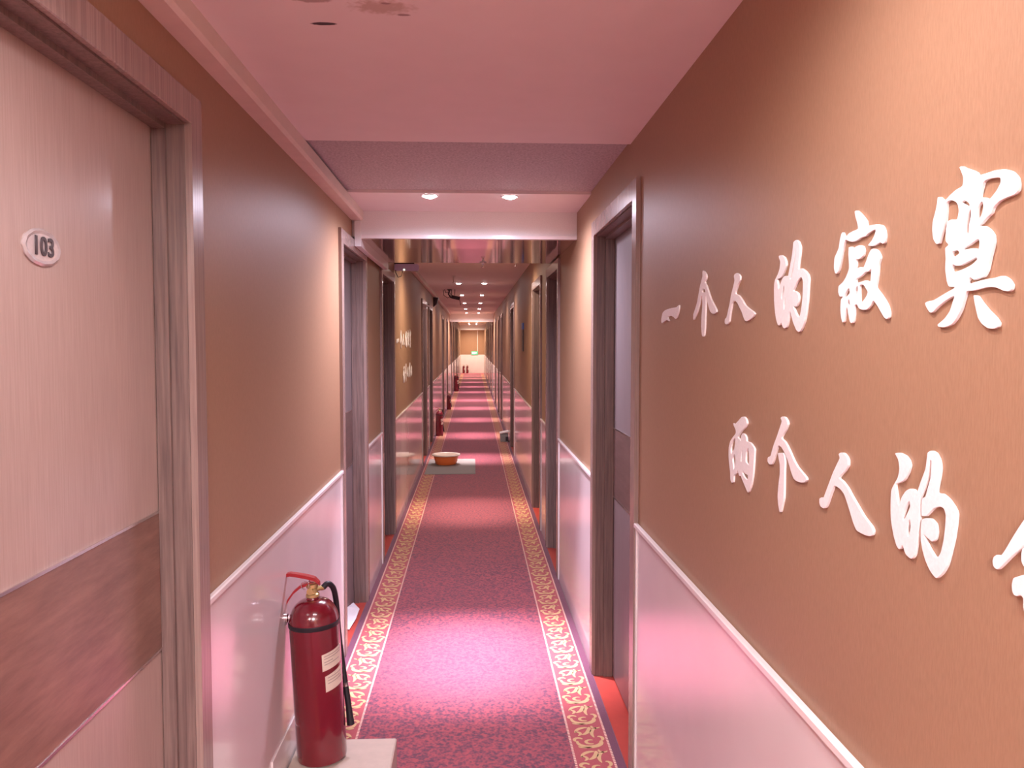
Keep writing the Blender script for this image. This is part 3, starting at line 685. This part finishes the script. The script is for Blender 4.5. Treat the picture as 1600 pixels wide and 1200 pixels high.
# ------------------------------------------------------------------ wall and ceiling fittings
root = thing('emergency_light', (-.565, 6.9, 2.26), 'lilac emergency light projecting from the left wall beyond the beam', 'emergency light')
rr = rise(6.9)
b = MB(); b.run(-.668, -.46, 6.87, 6.93, 2.225, 2.285, bev=.012); b.build('housing', M['lilac'], root, smooth=True)
b = MB(); b.lathe([(.007, 0), (.008, -.005), (.004, -.008)], (-.585, 6.87, 2.235 + rr), 16, axis='y'); b.build('lens', M['pale'], root, smooth=True)
b = MB(); b.tube([(-.66, 6.90, 2.28 + rr), (-.655, 6.86, 2.21 + rr), (-.635, 6.86, 2.17 + rr), (-.61, 6.87, 2.18 + rr), (-.60, 6.88, 2.225 + rr)], .0035, 8); b.build('cable', M['black'], root, smooth=True)
b = MB(); b.run(-.67, -.50, 6.88, 6.92, 2.285, 2.295); b.build('bracket', M['dark'], root)

def sprinkler(x, y, ztop, ln, label):
    root = thing('sprinkler_head', (x, y, ztop), label, 'sprinkler', 'ceiling sprinklers')
    a = MB(); a.lathe([(.026, 0), (.026, -.004), (.010, -.008)], (x, y, ztop), 20); a.lathe([(.008, -.004), (.008, -ln * .6)], (x, y, ztop), 14)
    a.build('pipe', M['white'], root, smooth=True)
    a = MB(); a.lathe([(.005, -ln * .6), (.004, -ln), (.016, -ln), (.016, -ln - .003), (.003, -ln - .003)], (x, y, ztop), 18); a.build('deflector', M['chrome'], root, smooth=True)
sprinkler(.072, 5.83, 2.20 + rise(5.83), .035, 'tiny chrome sprinkler under the near boxed beam')
sprinkler(.42, 7.9, C2 + rise(7.9), .06, 'white sprinkler on the ceiling near the right wall beyond the beam')
sprinkler(-.24, 9.85, C2 + rise(9.85), .08, 'white hanging sprinkler left of centre beyond the beam')

y = 12.4; zc = C2 + rise(y)
root = thing('security_camera', (-.31, y, zc), 'dark security camera on tangled bracket under the ceiling', 'camera')
b = MB(); c0 = Vector((-.27, y, zc - .125)); ax = Vector((.13, -.02, -.03))
b.tube([c0 - ax * .5, c0 - ax * .45, c0 + ax * .45, c0 + ax * .5], [.022, .027, .027, .024], 18); b.build('camera_body', M['dark'], root, smooth=True)
b = MB(); b.lathe([(.035, 0), (.035, -.01), (.012, -.014)], (-.36, y, zc), 20); b.tube([(-.36, y, zc - .005), (-.38, y, zc - .07), (-.345, y, zc - .12), (-.30, y, zc - .115)], .012, 10); b.build('bracket', M['dark'], root, smooth=True)
b = MB()
for pts in ([(-.44, y, zc), (-.42, y + .02, zc - .05), (-.37, y, zc - .04), (-.34, y, zc - .08), (-.36, y, zc - .13)], [(-.46, y, zc - .005), (-.45, y, zc - .09), (-.39, y, zc - .13), (-.35, y, zc - .10)], [(-.28, y, zc), (-.282, y, zc - .09)],
            [(-.40, y, zc), (-.36, y, zc - .03), (-.33, y, zc - .01), (-.33, y, zc - .10)], [(-.215, y, zc - .14), (-.20, y, zc - .19), (-.195, y, zc - .24)]):
    b = MB(); b.tube(pts, .005, 8); b.build('cable', M['black'], root, smooth=True)
y = 13.6; zc = C2 + rise(y) - .05
b = MB(); b.loft([[(XL + .002, y - .04, zc - .17), (XL + .06, y - .04, zc - .12), (XL + .09, y - .04, zc - .01), (XL + .002, y - .04, zc - .005)], [(XL + .002, y + .10, zc - .17), (XL + .06, y + .10, zc - .12), (XL + .09, y + .10, zc - .01), (XL + .002, y + .10, zc - .005)]])
tag(b.build('wall_speaker', M['dark']), 'dark wedge-shaped speaker box high on the far left wall', 'speaker')
root = thing('notice_board', (XR, 9.38, 1.55), 'narrow dark notice with a blue top on the far right wall', 'notice')
b = MB(); b.run(XR - .012, XR, 9.27, 9.50, 1.515, 1.77, bev=.002); b.build('board', M['dark'], root)
b = MB(); b.run(XR - .016, XR, 9.27, 9.50, 1.77, 1.845, bev=.002); b.build('header', M['blue'], root)

# exit sign and its conduit on the end wall
re_ = rise(Y1)
root = thing('exit_sign', (.07, Y1 - .02, 1.05 + re_), 'glowing green exit sign low on the end wall', 'exit sign')
b = MB(); b.run(-.10, .24, Y1 - .045, Y1 - .009, .96, 1.14, bev=.004); b.build('housing', M['green'], root)
b = MB(); b.run(-.06, .10, Y1 - .048, Y1 - .044, 1.01, 1.10); b.run(.12, .18, Y1 - .048, Y1 - .044, 1.03, 1.09); b.build('pictogram', M['pale'], root)
b = MB(); b.run(.215, .24, Y1 - .02, Y1, 1.14, 2.205)
tag(b.build('conduit', M['cap']), 'thin white conduit running down the end wall to the exit sign', 'conduit')
